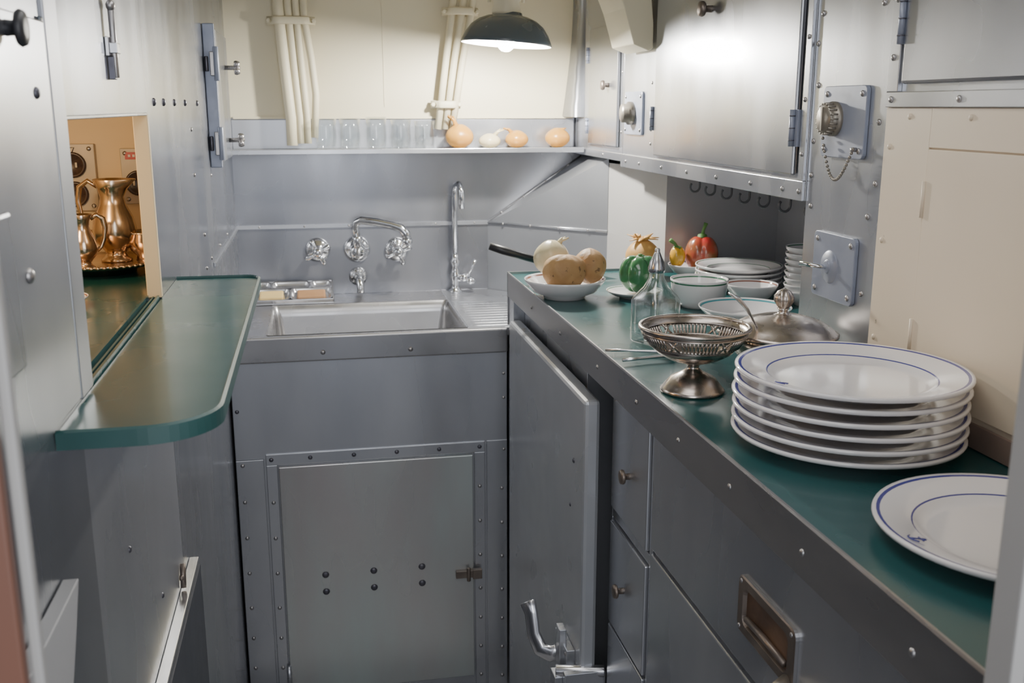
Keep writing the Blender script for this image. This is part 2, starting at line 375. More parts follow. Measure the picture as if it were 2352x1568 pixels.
for i,y in enumerate([1.93,1.85,1.77,1.69,1.61,1.53,1.44]):
    pts=[(.765,y,1.1595),(.765,y,1.146)]+[(.765-.010+.010*math.cos(a),y,1.142-.010*math.sin(a)) for a in [math.radians(k) for k in range(0,230,25)]]
    h=MB().tube(pts,.0024,HOOK,8);h.lathe([(.005,0),(.005,.002),(0,.003)],HOOK,toward((.765,y,1.1595),(0,0,-1)),12)
    thing('cup_hook','small dark steel cup hook under the wall cabinet','hook',(.765,y,1.1595),h,group='cup hooks under the cabinet')
# ================= WORKTOP =================
o=thing('worktop','green linoleum worktop with raised steel edge','worktop',(.75,1.4,.90))
part('surface',o,MB().box(.4365,1.079,.47,2.212,.90,.92,GREEN).box(.4365,.79,2.2125,2.263,.90,.92,GREEN),'dark green linoleum')
e=MB();e.prism([(.434,.868),(.434,.922),(.4350,.9245),(.4375,.9245),(.4385,.922),(.4385,.9205),(.436,.9205),(.436,.868)],.47,2.27,STEELH,'y')
e.box(.434,.775,2.2635,2.27,.80,.9255,STEELH)
for y in(.62,.80,.97,1.13,1.30,1.5,1.75,2.0):e.rivet((.434,y,.893),(-1,0,0),.004,STEELH)
part('edge_band',o,e,'steel edge band')
o=thing('base_cabinet','satin steel base cabinet with drawers under worktop','cabinet',(.75,1.0,FZ))
b=MB();b.box(.476,1.05,.48,1.522,FZ+.001,.897,STEELD)
b.box(.470,.4765,1.515,1.522,FZ+.001,.897,STEEL);b.box(.470,.4765,1.311,1.325,FZ+.001,.897,STEEL);b.box(.470,.4765,.48,1.515,.846,.897,STEEL)
b.box(.470,.4765,1.325,1.515,.628,.645,STEEL)
part('body',o,b,bev=.001)
dr=part('drawer',o,MB().box(.465,.4755,1.329,1.511,.649,.842,STEEL),org=(.47,1.42,.74),bev=.002)
part('knob',dr,dome_knob(toward((.465,1.416,.736),(-1,0,0)),BROWNM,.012,.016),org=(.465,1.416,.736))
dr=part('drawer',o,MB().box(.465,.4755,1.329,1.511,.44,.624,STEEL),org=(.47,1.42,.55),bev=.002)
part('knob',dr,dome_knob(toward((.465,1.437,.53),(-1,0,0)),BROWNM,.012,.016),org=(.465,1.437,.53))
part('drawer',o,MB().box(.465,.4755,1.329,1.511,.10,.434,STEEL),org=(.47,1.42,.3),bev=.002)
dr=part('drawer',o,MB().box(.465,.4755,.5,1.307,.665,.842,STEEL),org=(.47,.9,.75),bev=.002)
def rrect(y0,y1,z0,z1,rad,n=4):
    out=[]
    for cx,cz,a0 in((y1-rad,z1-rad,0),(y0+rad,z1-rad,90),(y0+rad,z0+rad,180),(y1-rad,z0+rad,270)):
        for k in range(n+1):
            a=math.radians(a0+k*90/n);out.append((cx+rad*math.cos(a),cz+rad*math.sin(a)))
    return out
h=MB();hy0,hy1,hz0,hz1=.85,.99,.710,.780
R_=[(rrect(hy0,hy1,hz0,hz1,.010),.4649),(rrect(hy0,hy1,hz0,hz1,.010),.4612),(rrect(hy0+.002,hy1-.002,hz0+.002,hz1-.002,.009),.4600),(rrect(hy0+.014,hy1-.014,hz0+.012,hz1-.012,.010),.4600),(rrect(hy0+.016,hy1-.016,hz0+.014,hz1-.014,.009),.4646)]
vs=[(x,a,b_) for pl,x in R_ for a,b_ in pl];n=20;fs=[];ms=[]
for i in range(4):
    for q in range(n):fs.append((i*n+q,i*n+(q+1)%n,(i+1)*n+(q+1)%n,(i+1)*n+q));ms.append(BROWNM if i>0 else STEELH)
fs.append(tuple(4*n+q for q in range(n)));ms.append(CUPB)
h.add(vs,fs,ms,False)
h.tube([(.4625,hy0+.022,hz0+.021),(.4600,(hy0+hy1)/2,hz0+.025),(.4625,hy1-.022,hz0+.021)],.004,BROWNM,10)
part('pull_handle',dr,h,'aged metal recessed cup pull with rounded corners',org=(.465,.92,.745))
part('catch',dr,MB().tube([(.462,hy0+.012,hz0+.008),(.449,hy0+.006,hz0+.004),(.440,hy0-.006,hz0-.004),(.438,hy0-.018,hz0-.012),(.446,hy0-.026,hz0-.016)],[.008,.009,.0095,.009,.006],SOCK,12),'worn brass catch',org=(.46,.85,.71))
for y in(hy0+.008,hy1-.008):
    for z in(hz0+.007,hz1-.007):part('screw',dr,MB().rivet((.4600,y,z),(-1,0,0),.003,RIVET),org=(.46,y,z))
part('door',o,MB().box(.465,.4755,.5,1.307,-.1,.656,STEEL),org=(.47,.9,.3),bev=.002)
o=thing('oven_housing','dark steel housing under the worktop behind open door','cabinet',(.8,1.96,FZ),
  MB().box(.462,.74,1.66,2.20,FZ+.001,.897,STEELD).box(.4365,.475,2.205,2.262,FZ+.001,.897,STEELD),bev=.001)
o=thing('open_locker_door','thick gray painted locker door standing open','door',(.44,1.88,0))
part('door_panel',o,MB().box(.424,.452,1.535,2.195,-.12,.826,PAINT).rivet((.424,1.60,.70),(-1,0,0),.005,RIVETD).rivet((.424,1.62,.61),(-1,0,0),.004,RIVETD),bev=.007)
la=MB();la.box(.408,.424,1.572,1.66,.282,.350,STEEL);la.box(.398,.411,1.585,1.612,.290,.385,STEEL)
la.tube([(.405,1.62,.322),(.392,1.625,.316),(.374,1.635,.322),(.364,1.648,.348),(.361,1.655,.385),(.357,1.668,.402)],[.009,.010,.009,.008,.008,.010],BRIGHT,10,flat=1.7)
la.rivet((.408,1.64,.295),(-1,0,0),.004);la.rivet((.408,1.58,.34),(-1,0,0),.004)
part('latch_handle',o,la,'bright steel lever latch',org=(.41,1.62,.32),bev=.0015)
st=MB();st.box(.378,.424,1.536,1.570,.262,.322,STEEL);st.box(.392,.466,1.520,1.534,.245,.335,STEEL);st.tube([(.382,1.548,.328),(.466,1.527,.330)],.011,BRIGHT,12);st.rivet((.378,1.553,.29),(-1,0,0),.005);st.rivet((.43,1.520,.28),(0,-1,0),.005)
part('latch_keeper',o,st,'steel latch keeper',org=(.42,1.54,.3),bev=.0015)
# ================= SINK UNIT =================
o=thing('sink_unit','stainless steel sink cabinet with drainboard and access door','sink',(.12,2.53,FZ))
s=MB()
s.box(-.209,-.118,2.285,2.799,.77,.79,STEELF);s.box(-.118,.342,2.652,2.799,.77,.79,STEELF);s.box(-.118,.342,2.285,2.296,.77,.79,STEELF)
s.prism([(.342,2.285),(.74,2.285),(.74,2.535),(.478,2.797),(.342,2.797)],.77,.79,STEELD)
part('counter_top',o,s,bev=.0015)
r=MB()
for k in range(11):
    y=2.315+k*.03;r.tube([(.355,y,.7855),(.37,y,.7864),(.46,y,.7867),(.62 if y<2.6 else .46,y,.7867)],.0045,STEELD,8)
part('drainboard',o,r,'finely ribbed steel drainboard')
k=MB()
x0,x1,y0,y1=-.118,.342,2.297,2.652
def ringpts(x0,x1,y0,y1,z,rad=.03):
    return [(a,b_,z) for a,b_ in rrect(x0,x1,y0,y1,rad,5)]
R1=[ringpts(x0-.004,x1+.004,y0-.004,y1+.004,.7912,.012),ringpts(x0,x1,y0,y1,.789,.012),ringpts(x0+.004,x1-.004,y0+.004,y1-.004,.76,.02),ringpts(x0+.012,x1-.012,y0+.012,y1-.012,.60,.035),ringpts(x0+.04,x1-.04,y0+.04,y1-.04,.562,.03)]
vs=[p for rr in R1 for p in rr];n=24;fs=[]
for i in range(4):
    for q in range(n):fs.append((i*n+q,i*n+(q+1)%n,(i+1)*n+(q+1)%n,(i+1)*n+q))
fs.append(tuple(4*n+q for q in range(n)))
k.add(vs,fs,STEELF,True)
k.lathe([(.028,0),(.026,.003),(.02,.001),(0,.001)],CHROME,TR((.1,2.47,.562)),20)
part('basin',o,k,'rectangular stainless basin',org=(.11,2.47,.60))
f=MB();f.box(-.205,.4335,2.262,2.284,.733,.792,STEELF)
for x,z in((.004,.754),(.204,.752)):f.rivet((x,2.262,z),(0,-1,0),.006,RIVET)
part('front_band',o,f,'polished steel front band',bev=.004)
f=MB();f.box(-.205,.4335,2.272,2.30,.503,.733,STEELD);f.box(-.205,.4335,2.276,2.30,FZ+.001,.503,STEELD)
f.box(-.137,.378,2.268,2.2765,.487,.514,STEELD);f.box(-.137,-.112,2.268,2.2765,-.14,.487,STEEL);f.box(.352,.378,2.268,2.2765,-.14,.487,STEEL)
f.box(-.205,-.142,2.270,2.2765,FZ+.001,.502,STEEL);f.box(.383,.4335,2.270,2.2765,FZ+.001,.514,STEEL)
f.rivet((-.195,2.272,.62),(0,-1,0),.005,RIVETD)
for x in(-.125,-.036,.065,.166,.267,.365):f.rivet((x,2.268,.501),(0,-1,0),.0055,RIVETD)
for z in(.40,.31,.22,.13,.05,-.03,-.11):
    f.rivet((.365,2.268,z),(0,-1,0),.005);f.rivet((.42,2.270,z-.01),(0,-1,0),.005);f.rivet((-.125,2.268,z-.005),(0,-1,0),.005);f.rivet((-.19,2.270,z+.0),(0,-1,0),.005)
for z in(.49,.62,.68):f.rivet((.425,2.270 if z<.5 else 2.272,z),(0,-1,0),.004)
f.rivet((-.19,2.27,.49),(0,-1,0),.005)
part('front_panel',o,f,bev=.0012)
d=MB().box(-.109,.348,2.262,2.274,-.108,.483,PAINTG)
for x in(-.013,.102,.219):
    for z in(.204,.160):d.lathe([(.0085,0),(.0085,.002),(.006,.004),(0,.0045)],RIVETD,toward((x,2.262,z),(0,-1,0)),16)
d=part('access_door',o,d,'worn pale gray access door with painted reflection tints',org=(.1,2.265,.2),bev=.003)
l=MB();l.box(.302,.364,2.250,2.262,.168,.187,BROWNM);l.tube([(.333,2.25,.160),(.333,2.25,.195)],.005,BROWNM,10);l.box(.343,.366,2.246,2.258,.165,.190,BROWNM)
part('latch',d,l,'aged bronze sliding latch',org=(.33,2.255,.178),bev=.001)
part('hinge',o,MB().tube([(-.1105,2.262,-.09),(-.1105,2.262,-.03)],.006,STEEL,10),org=(-.11,2.26,-.06))
# ================= WALL SHELF BACK =================
s=MB();s.prism([(-.205,2.67),(.722,2.67),(.722,2.789),(-.205,2.789)],1.187,1.19,STEEL)
s.box(-.205,.722,2.667,2.6705,1.180,1.1925,STEEL);s.box(-.205,.722,2.786,2.789,1.19,1.266,STEELD)
o=thing('wall_shelf','long narrow stainless wall shelf above the sink','shelf',(.26,2.73,1.187),s,bev=.001)
# ================= PIPES =================
def bundle(name,label,paths,clamps,org):
    o=thing(name,label,'pipes',org)
    for p,r in paths:part('pipe',o,MB().tube(p,r,CREAM,12),org=p[0])
    for (xa,xb,z,y) in clamps:
        m=MB();m.box(xa-.018,xb+.018,y+.012,y+.018,z-.011,z+.011,CREAM)
        pts=[(xa-.018,y+.008,z),(xa-.004,y+.004,z)]+[(xa+(xb-xa)*k/6,y-.018-.003*math.sin(pi*k/6),z) for k in range(7)]+[(xb+.004,y+.004,z),(xb+.018,y+.008,z)]
        m.tube(pts,.0025,CREAM,8,flat=4)
        for x in(xa-.014,xb+.014):m.lathe([(.006,0),(.006,.02),(.004,.022),(0,.022)],CREAM,toward((x,y+.012,z),(0,-1,0)),6,False)
        part('clamp',o,m,'cream painted pipe clamp',org=((xa+xb)/2,y,z))
    return o
P=[]
for k,(xt,xb,r) in enumerate([(-.070,-.050,.0145),(-.046,-.028,.010),(-.026,-.009,.0095),(-.006,.010,.0095)]):
    P.append(([(xt,2.755,1.775),(xt,2.755,1.55),(xt+(xb-xt)*.5,2.752,1.40),(xb,2.75,1.27),(xb,2.75,1.205 if k else 1.2)],r))
P[3]=([(-.006,2.755,1.775),(-.006,2.755,1.52),(.008,2.75,1.42),(.016,2.75,1.33),(.008,2.75,1.22)],.0095)
bundle('pipe_bundle','four cream painted vertical pipes clamped to hull',P,[(-.082,.004,1.515,2.757)],(-.04,2.75,1.2))
P=[]
for k in range(3):
    xt=.385+k*.026;xb=.337+k*.019
    P.append(([(xt,2.757,1.775),(xt-.002,2.757,1.57),(xb+(xt-xb)*.5,2.757,1.42),(xb,2.757,1.24)],.0095))
bundle('pipe_bundle','three cream painted slanting pipes beside the lamp',P,[(.338,.382,1.305,2.757),(.372,.432,1.545,2.757)],(.36,2.75,1.24))
# ================= LAMP =================
L0=Vector((.457,2.4,1.441))
o=thing('pendant_lamp','dark enamel pendant lamp with lit bulb above sink','lamp',(L0.x,L0.y,1.775))
TL=TR(L0)@Matrix.Rotation(math.radians(4),4,'Y')
prof=[(.106,0),(.107,.003),(.104,.010),(.097,.025),(.085,.042),(.068,.055),(.048,.063),(.034,.066),(.032,.072),(.028,.072),(.028,.062),(.045,.058),(.065,.050),(.082,.037),(.094,.021),(.101,.006),(.104,0),(.106,0)]
part('lamp_shade',o,MB().lathe(prof,[DARK]*9+[ENAMELW]*8,TL,56),'dark blue gray enamel shade',org=L0)
fx=MB().lathe([(0,.066),(.032,.066),(.034,.075),(.030,.095),(.036,.100),(.036,.112),(.02,.118),(.012,.125),(.012,.335),(0,.335)],CREAM,TR(L0),28)
fx.box(L0.x-.045,L0.x+.045,L0.y-.012,L0.y+.012,1.545,1.553,CREAM)
for x in(-.04,.04):fx.tube([(L0.x+x,L0.y,1.535),(L0.x+x,L0.y,1.56)],.004,CREAM,8)
part('lamp_fixture',o,fx,'cream painted lamp fixture')
part('bulb',o,MB().ell((0,.004,.008),(.022,.022,.024),BULB,16,8,T=TL),'glowing bulb',org=L0)
# ================= FAUCETS =================
def valve(x,z,ang,label):
    o=thing('faucet_valve',label,'faucet',(x,2.795,z))
    T=toward((x,2.799,z),(0,-1,0))
    part('escutcheon',o,MB().lathe([(.034,0),(.033,.006),(.025,.012),(.016,.015),(.012,.018),(.012,.045),(0,.045)],CHROME,T,32))
    m=MB();m.lathe([(.012,.045),(.013,.05),(.013,.062),(.009,.068),(0,.07)],CHROME,T,24)
    for k in range(4):
        a=ang+k*pi/2;dx,dz=math.cos(a),math.sin(a)
        m.tube([(x+dx*.006,2.745,z+dz*.006),(x+dx*.018,2.744,z+dz*.018),(x+dx*.030,2.745,z+dz*.030),(x+dx*.037,2.746,z+dz*.037)],[.007,.0055,.0075,.006],CHROME,10)
    part('cross_handle',o,m,'chrome four armed handle')
valve(.003,.915,.5,'chrome cross handle water valve on steel wall')
valve(.221,.911,.35,'chrome cross handle water valve behind spout')
o=thing('swing_faucet','chrome wall faucet with swinging horizontal spout','faucet',(.11,2.79,.915))
m=MB();T=toward((.11,2.799,.915),(0,-1,0))
m.lathe([(.037,0),(.036,.007),(.028,.014),(.020,.018),(.016,.03),(.018,.05),(.022,.056),(.022,.07),(.012,.076),(0,.077)],CHROME,T,32)
m.tube([(.11,2.735,.91),(.11,2.735,.945),(.11,2.735,.958)],[.014,.012,.015],CHROME,16)
part('body',o,m)
m=MB().tube([(.108,2.735,.955),(.104,2.733,.982),(.108,2.73,.996),(.122,2.725,1.002),(.16,2.71,.998),(.20,2.70,.99),(.224,2.69,.983),(.236,2.688,.970),(.240,2.687,.950)],[.010,.010,.011,.0115,.0115,.011,.012,.0125,.013],CHROME,16)
m.lathe([(.0135,0),(.0145,.004),(.0145,.012),(.0125,.014)],CHROME,TR((.240,2.687,.940)),20)
part('spout',o,m)
o=thing('wall_tap','small chrome wall tap over the sink','faucet',(.111,2.79,.833))
m=MB();m.lathe([(.026,0),(.025,.004),(.018,.009),(.011,.012),(.011,.03),(0,.03)],CHROME,toward((.111,2.799,.838),(0,-1,0)),28)
m.tube([(.111,2.775,.838),(.112,2.755,.838),(.113,2.742,.832),(.114,2.735,.815),(.114,2.733,.803)],[.009,.010,.011,.0095,.0105],CHROME,14)
part('spout',o,m)
o=thing('gooseneck_faucet','tall chrome gooseneck faucet with side lever','faucet',(.380,2.765,.79))
m=MB().lathe([(0,0),(.020,0),(.020,.004),(.013,.009),(.010,.02),(.013,.03),(.016,.045),(.012,.06),(.009,.07),(.013,.08),(.014,.088),(.009,.096),(.008,.11),(0,.11)],CHROME,TR((.380,2.765,.7905)),24)
part('base',o,m)
pts=[(.380,2.765,.89),(.380,2.765,1.06)]+[(.380+.006*(1-math.cos(a)),2.765-.028*(1-math.cos(a)),1.065+.030*math.sin(a)) for a in [math.radians(q) for q in range(0,181,20)]]+[(.392,2.709,1.03)]
part('spout',o,MB().tube(pts,.0078,CHROME,14))
m=MB().tube([(.385,2.76,.83),(.40,2.75,.832),(.412,2.745,.834)],[.009,.011,.012],CHROME,14).tube([(.410,2.745,.836),(.424,2.742,.862),(.434,2.74,.884)],[.005,.0035,.0055],CHROME,12)
m.ell((.42,2.743,.824),(.014,.012,.010),CHROME,14,8)
part('lever',o,m,'chrome side lever')
# tray with soaps
T=TR((-.066,2.722,.8065))@Matrix.Rotation(math.radians(14),4,'X')
o=thing('divided_tray','shiny steel compartment tray propped on sink ledge','tray',(-.066,2.722,.7915))
m=MB()
def tray_cell(x0,x1,y0,y1):
    L_=[(rrect(x0-.004,x1+.004,y0-.004,y1+.004,.013),.013),(rrect(x0,x1,y0,y1,.012),.0125),(rrect(x0+.003,x1-.003,y0+.003,y1-.003,.011),.005),(rrect(x0+.007,x1-.007,y0+.007,y1-.007,.008),.003)]
    vs=[(a,b_,z) for pl,z in L_ for a,b_ in pl];n=20;fs=[]
    for i in range(3):
        for q in range(n):fs.append((i*n+q,i*n+(q+1)%n,(i+1)*n+(q+1)%n,(i+1)*n+q))
    fs.append(tuple(3*n+q for q in range(n)))
    m.add(vs,fs,BRIGHT,True,T)
for c_ in((-.100,-.012,-.056,.010),(-.004,.098,-.056,.010),(-.100,-.062,.018,.056),(-.054,.040,.018,.056),(.048,.098,.018,.056)):tray_cell(*c_)
m.box(-.106,.106,-.063,.063,0,.0025,BRIGHT,T)
for a in((-.106,-.102,-.063,.063),(.102,.106,-.063,.063),(-.106,.106,-.063,-.059),(-.106,.106,.059,.063)):m.box(*a,.0025,.013,BRIGHT,T)
part('tray_body',o,m,bev=.001)
thing('soap_bar','pale yellow soap bar in a steel tray','soap',(-.1,2.70,.81),MB().box(-.088,-.026,-.046,0.000,.0035,.014,BUTTER,T),bev=.004)
thing('soap_bar','brown soap bar in a steel tray','soap',(-.02,2.70,.81),MB().box(.010,.084,-.046,.002,.0035,.0135,SOAPB,T),bev=.004)
# ================= SHELF ITEMS =================
for i,(x,h) in enumerate([(.038,.078),(.100,.080),(.169,.083),(.234,.076),(.297,.072)]):
    r=.027
    m=MB().lathe([(0,0),(r*.86,0),(r*.9,.002),(r,.03),(r*.96,.055),(r*1.02,h),(r*.96,h),(r*.9,.055),(r*.93,.03),(r*.82,.008),(0,.007)],GLASS,TR((x,2.73,1.1905)),28)
    thing('drinking_glass','clear glass tumbler on the steel shelf','glass',(x,2.73,1.19),m,group='tumblers on the shelf')
def onion(c,r,mat,label,stem=.02,lean=(0,0),name='onion',cat='onion',sq=.9):
    o=thing(name,label,cat,(c[0],c[1],c[2]-r*sq))
    def fn(a,ph):return 1+.015*math.sin(a*6)+.10*max(0,-math.cos(ph))**8
    part('bulb',o,MB().ell(c,(r,r,r*sq),mat,28,16,fn=fn))
    p0=(c[0]+lean[0]*r*.5,c[1],c[2]+r*sq*.8)
    m=MB()
    for k in range(5):
        a=k*1.26;m.tube([p0,(p0[0]+lean[0]*stem*.6+.002*math.cos(a),p0[1]+.002*math.sin(a),p0[2]+stem*.6),(p0[0]+lean[0]*stem*1.5+.008*math.cos(a),p0[1]+.008*math.sin(a),p0[2]+stem*(1+.2*math.sin(k*3)))],[r*.22,r*.09,r*.04],mat,7)
    part('dry_stem',o,m,'dry papery stem')
    return o
onion((.391,2.725,1.221),.038,ONIONB,'brown onion with dry stem on steel shelf',.030,(-.4,0),sq=.8)
onion((.474,2.73,1.209),.030,ONIONW,'pale flattened papery onion on steel shelf',.016,(.9,0),sq=.62)
onion((.549,2.73,1.213),.032,ONIONB,'golden onion with side stem on steel shelf',.012,(-.9,0),sq=.70)
onion((.663,2.73,1.216),.035,ONIONB,'rounded golden onion alone on steel shelf',.006,(.6,0),sq=.72)
# ================= CHINA =================
def plate_prof(R):
    k=R/.134
    pr=[(0,.0045),(.080,.0045),(.088,.006),(.0935,.010),(.0955,.0113),(.0972,.0122),(.1265,.0192),(.1300,.0200),(.1335,.0205),(.1345,.0185),(.133,.0155),(.100,.0085),(.090,.002),(.080,.0),(.076,.0),(.074,.002),(0,.002)]
    return [(a*k,b) for a,b in pr]
def china(kind_name,label,c,prof,mats,group=None,cat='plate'):
    return thing(kind_name,label,cat,c,MB().lathe(prof,mats,TR(c),64),group=group)
def plate(c,R,line,label,group=None,name='dinner_plate'):
    pr=plate_prof(R);mats=[WHITE]*(len(pr)-1);mats[4]=line;mats[6]=line
    return china(name,label,c,pr,mats,group)
PX,PY=.590,1.008
base=plate((PX,PY,.9205),.1295,BLUE,'white china dinner plate with two blue rings','stacked dinner plates')
for k in range(1,6):
    top=dup(base,(random.uniform(-.0015,.0015),random.uniform(-.002,.002),k*.0142),rotz=k)
def anchor(pl,c,ang,r=.114,z=.0175):
    T=TR(c)@Matrix.Rotation(ang,4,'Z')@TR((r,0,z))@Matrix.Rotation(math.radians(-12),4,'Y')@Matrix.Rotation(pi,4,'Z')
    m=MB();w=.0007
    m.tube([(-.008,0,0),(.007,0,0)],w,BLUE,6,T);m.tube([(.004,-.004,0),(.004,.004,0)],w,BLUE,6,T)
    m.tube([(-.003,-.007,0),(-.007,-.004,0),(-.008,0,0),(-.007,.004,0),(-.003,.007,0)],w,BLUE,6,T)
    m.tube([(.007+.002*math.cos(a),.002*math.sin(a),0) for a in [k*pi/4 for k in range(9)]],w*.7,BLUE,6,T)
    o=bpy.data.objects.new('anchor_emblem',mesh(m,'anchor_emblem',c));C.objects.link(o);o.parent=pl
    o.rotation_euler.z=-pl.rotation_euler.z;o['label']='small blue anchor emblem'
tc=tuple(top.location);anchor(top,tc,math.radians(200),r=.109)
pc=(.602,.724,.9205)
p2=plate(pc,.1255,BLUE,'single white china plate with blue rings and anchor');anchor(p2,pc,math.radians(183),r=.1055)
sp=plate((.885,1.99,.9205),.092,GRN,'white china side plate in a stack','stacked side plates','side_plate')
for k in range(1,4):dup(sp,(0,0,k*.0105),rotz=k)
def bowl_prof(R,h,foot):
    return [(0,.008),(foot*.9,.008),(R*.72,h*.40),(R*.88,h*.80),(R*.93,h*.86),(R*.965,h*.93),(R*.99,h),(R,h*.985),(R*.985,h*.88),(R*.78,h*.35),(foot*1.05,.006),(foot,0),(foot*.85,0),(foot*.8,.003),(0,.003)]
def bowl(c,R,h,foot,line,label,name='serving_bowl',group=None,cat='bowl'):
    pr=bowl_prof(R,h,foot);mats=[WHITE]*(len(pr)-1)
    if line:mats[4]=line
    return china(name,label,c,pr,mats,group,cat)
bowl((.493,1.955,.9205),.083,.040,.042,BRNL,'shallow white bowl holding potatoes and an onion')
def potato(c,r,seed,label,rot=0):
    def fn(a,ph):return 1+.05*math.sin(2*a+seed)*math.sin(ph)+.04*math.sin(3*ph+seed)+.03*math.sin(5*a+ph*3+seed)*math.sin(ph)+.02*math.sin(9*a-ph*5)*math.sin(ph)
    m=MB().ell((0,0,0),r,POTATO,36,22,T=TR(c)@Matrix.Rotation(rot,4,'Y'),fn=fn)
    thing('potato',label,'potato',(c[0],c[1],c[2]-r[2]),m)
potato((.484,1.922,.977),(.043,.036,.037),1,'large brown potato in a white bowl',.06)
potato((.544,1.952,.984),(.031,.036,.037),3,'rounded brown potato in a white bowl')
onion((.474,1.994,.996),.038,ONIONW,'white onion in a shallow white bowl',.014,(.7,0))
o=thing('kitchen_knife','black handled kitchen knife lying behind the bowl','knife',(.5,2.12,.93))
part('handle',o,MB().tube([(.37,2.14,1.004),(.40,2.138,.994),(.48,2.13,.970)],[.008,.0095,.008],BLACK,10),'black handle')
part('blade',o,MB().prism([(.48,.967),(.52,.958),(.66,.924),(.60,.922),(.49,.945)],2.128,2.130,BRIGHT,'y'))
bowl((.635,1.935,.9205),.058,.014,.03,GRN,'small white saucer under a green pepper','saucer',cat='saucer')
def pepper(c,r,h,mat,label,lobes=4,st=.02,lean=(0,0),taper=.12,rot=.4,groove=.26):
    o=thing('bell_pepper',label,'pepper',(c[0],c[1],c[2]-h/2))
    def fn(a,ph):
        lob=1-groove*(1-abs(math.cos(lobes*(a+rot)/2)))**1.6*math.sin(ph)**.6
        sh=1+taper*(-math.cos(ph))*.9+.10*math.sin(ph)**2
        dent=-.22*max(0,-math.cos(ph))**14-.10*max(0,math.cos(ph))**14
        return lob*sh+dent
    part('flesh',o,MB().ell(c,(r,r,h/2),mat,56,24,fn=fn))
    z=c[2]+h/2*.80
    part('stem',o,MB().lathe([(.012,-.002),(.010,.004),(.004,.006),(0,.007)],STEM,TR((c[0],c[1],z)),10).tube([(c[0],c[1],z),(c[0]+lean[0]*.3,c[1],z+st*.5),(c[0]+lean[0],c[1],z+st)],[.005,.0035,.005],STEM,8),'green stem',org=(c[0],c[1],z))
pepper((.642,1.925,.966),.038,.084,PGREEN,'green bell pepper on a small white saucer',4,st=.010)
bowl((.728,2.165,.9205),.044,.040,.024,GRN,'small white bowl holding a papery onion','small_bowl')
o=onion((.728,2.165,.968),.040,ONIONP,'papery golden onion with flared dry skin',.022,(-.3,0))
m=MB()
for k in range(9):
    a=k*.7;m.tube([(.728,2.165,1.000),(.728+.012*math.cos(a),2.165+.012*math.sin(a),1.010),(.728+.038*math.cos(a),2.165+.03*math.sin(a),1.010+.008*math.sin(k*2))],[.004,.008,.002],ONIONP,6,flat=.4)
part('loose_skin',o,m,'loose papery skin')
bowl((.84,2.15,.9205),.053,.030,.03,BLUE,'small white bowl holding two peppers','small_bowl')
pepper((.803,2.145,.966),.017,.052,PYEL,'small yellow pepper in a white bowl',3,st=.020,lean=(-.018,0),groove=.12)
pepper((.863,2.148,.976),.035,.092,PRED,'upright red and green pepper in white bowl',3,st=.030,lean=(.008,0),taper=-.10,groove=.16,rot=.9)
def cup(c,R,h,line,label,group=None,name='handleless_cup'):
    pr=[(0,.006),(R*.6,.006),(R*.86,h*.3),(R*.93,h*.88),(R*.94,h*.93),(R*.97,h),(R,h),(R*1.0,h*.93),(R*.985,h*.87),(R*.92,h*.3),(R*.66,.004),(R*.62,0),(R*.5,0),(R*.48,.002),(0,.002)]
    mats=[WHITE]*14
    if line:mats[3]=line;mats[7]=line
    return china(name,label,c,pr,mats,group,'cup')
cup((.727,1.815,.9205),.056,.055,GRN,'white china cup with a green rim line')
bowl((.850,1.845,.9205),.052,.036,.03,BRNL,'white china bowl with a thin brown line')
bowl((.745,1.640,.9205),.082,.034,.045,TEAL,'white china bowl with a teal rim line')
cs=bowl((.943,1.788,.9205),.048,.030,.026,GRN,'white china bowl in a tall stack','small_bowl',group='stacked small bowls')
for k in range(1,8):dup(cs,(0,0,k*.0122),rotz=k)
o=thing('oil_cruet','square clear glass cruet with metal pourer','bottle',(.543,1.541,.9205))
def fsq(a,z):
    q=min(1.32,1/max(abs(math.cos(a-.45)),abs(math.sin(a-.45))))*.95
    w=max(0,min(1,(z-.072)/.022));return q*(1-w)+w
h=MB().lathe([(0,0),(.029,0),(.032,.004),(.032,.070),(.030,.078),(.021,.092),(.013,.106),(.011,.120),(.012,.124),(.0095,.124),(.0085,.118),(.0105,.106),(.0175,.091),(.026,.077),(.0270,.070),(.0270,.014),(.020,.010),(0,.010)],GLASST,TR((.543,1.541,.9205)),40,fn=fsq)
part('bottle_body',o,h)
part('pourer_cap',o,MB().lathe([(.0125,.116),(.0138,.118),(.0142,.124),(.0125,.129),(.0120,.133),(.0085,.140),(.0055,.147),(.0040,.151),(.0046,.153),(.0030,.156),(0,.157)],BRIGHT,TR((.543,1.541,.9205)),24),'conical bright metal cap')
cx,cy=.497,1.250
o=thing('pedestal_dish','tarnished silver pedestal dish with pierced rim','dish',(cx,cy,.9205))
T=TR((cx,cy,.9205))
part('foot',o,MB().lathe([(0,0),(.043,0),(.044,.003),(.041,.006),(.038,.010),(.030,.020),(.016,.027),(.009,.032),(.008,.036),(.013,.040),(.018,.042),(0,.042)],SILVER,T,40))
part('bowl',o,MB().lathe([(0,.040),(.018,.041),(.034,.046),(.050,.055),(.0600,.0660),(.0585,.067),(.048,.0575),(.033,.049),(.018,.0445),(0,.044)],SILVER,T,48))
m=MB()
for (r,z,w) in((.0600,.0665,.0018),(.071,.083,.0016),(.0735,.090,.0030)):
    m.tube([(cx+r*math.cos(a),cy+r*math.sin(a),.9205+z) for a in [2*pi*k/56 for k in range(57)]],w,SILVER,8)
def rp(a,q):
    r=.0600+.0110*q;return (cx+r*math.cos(a),cy+r*math.sin(a),.9205+.066+.017*q)
n=84
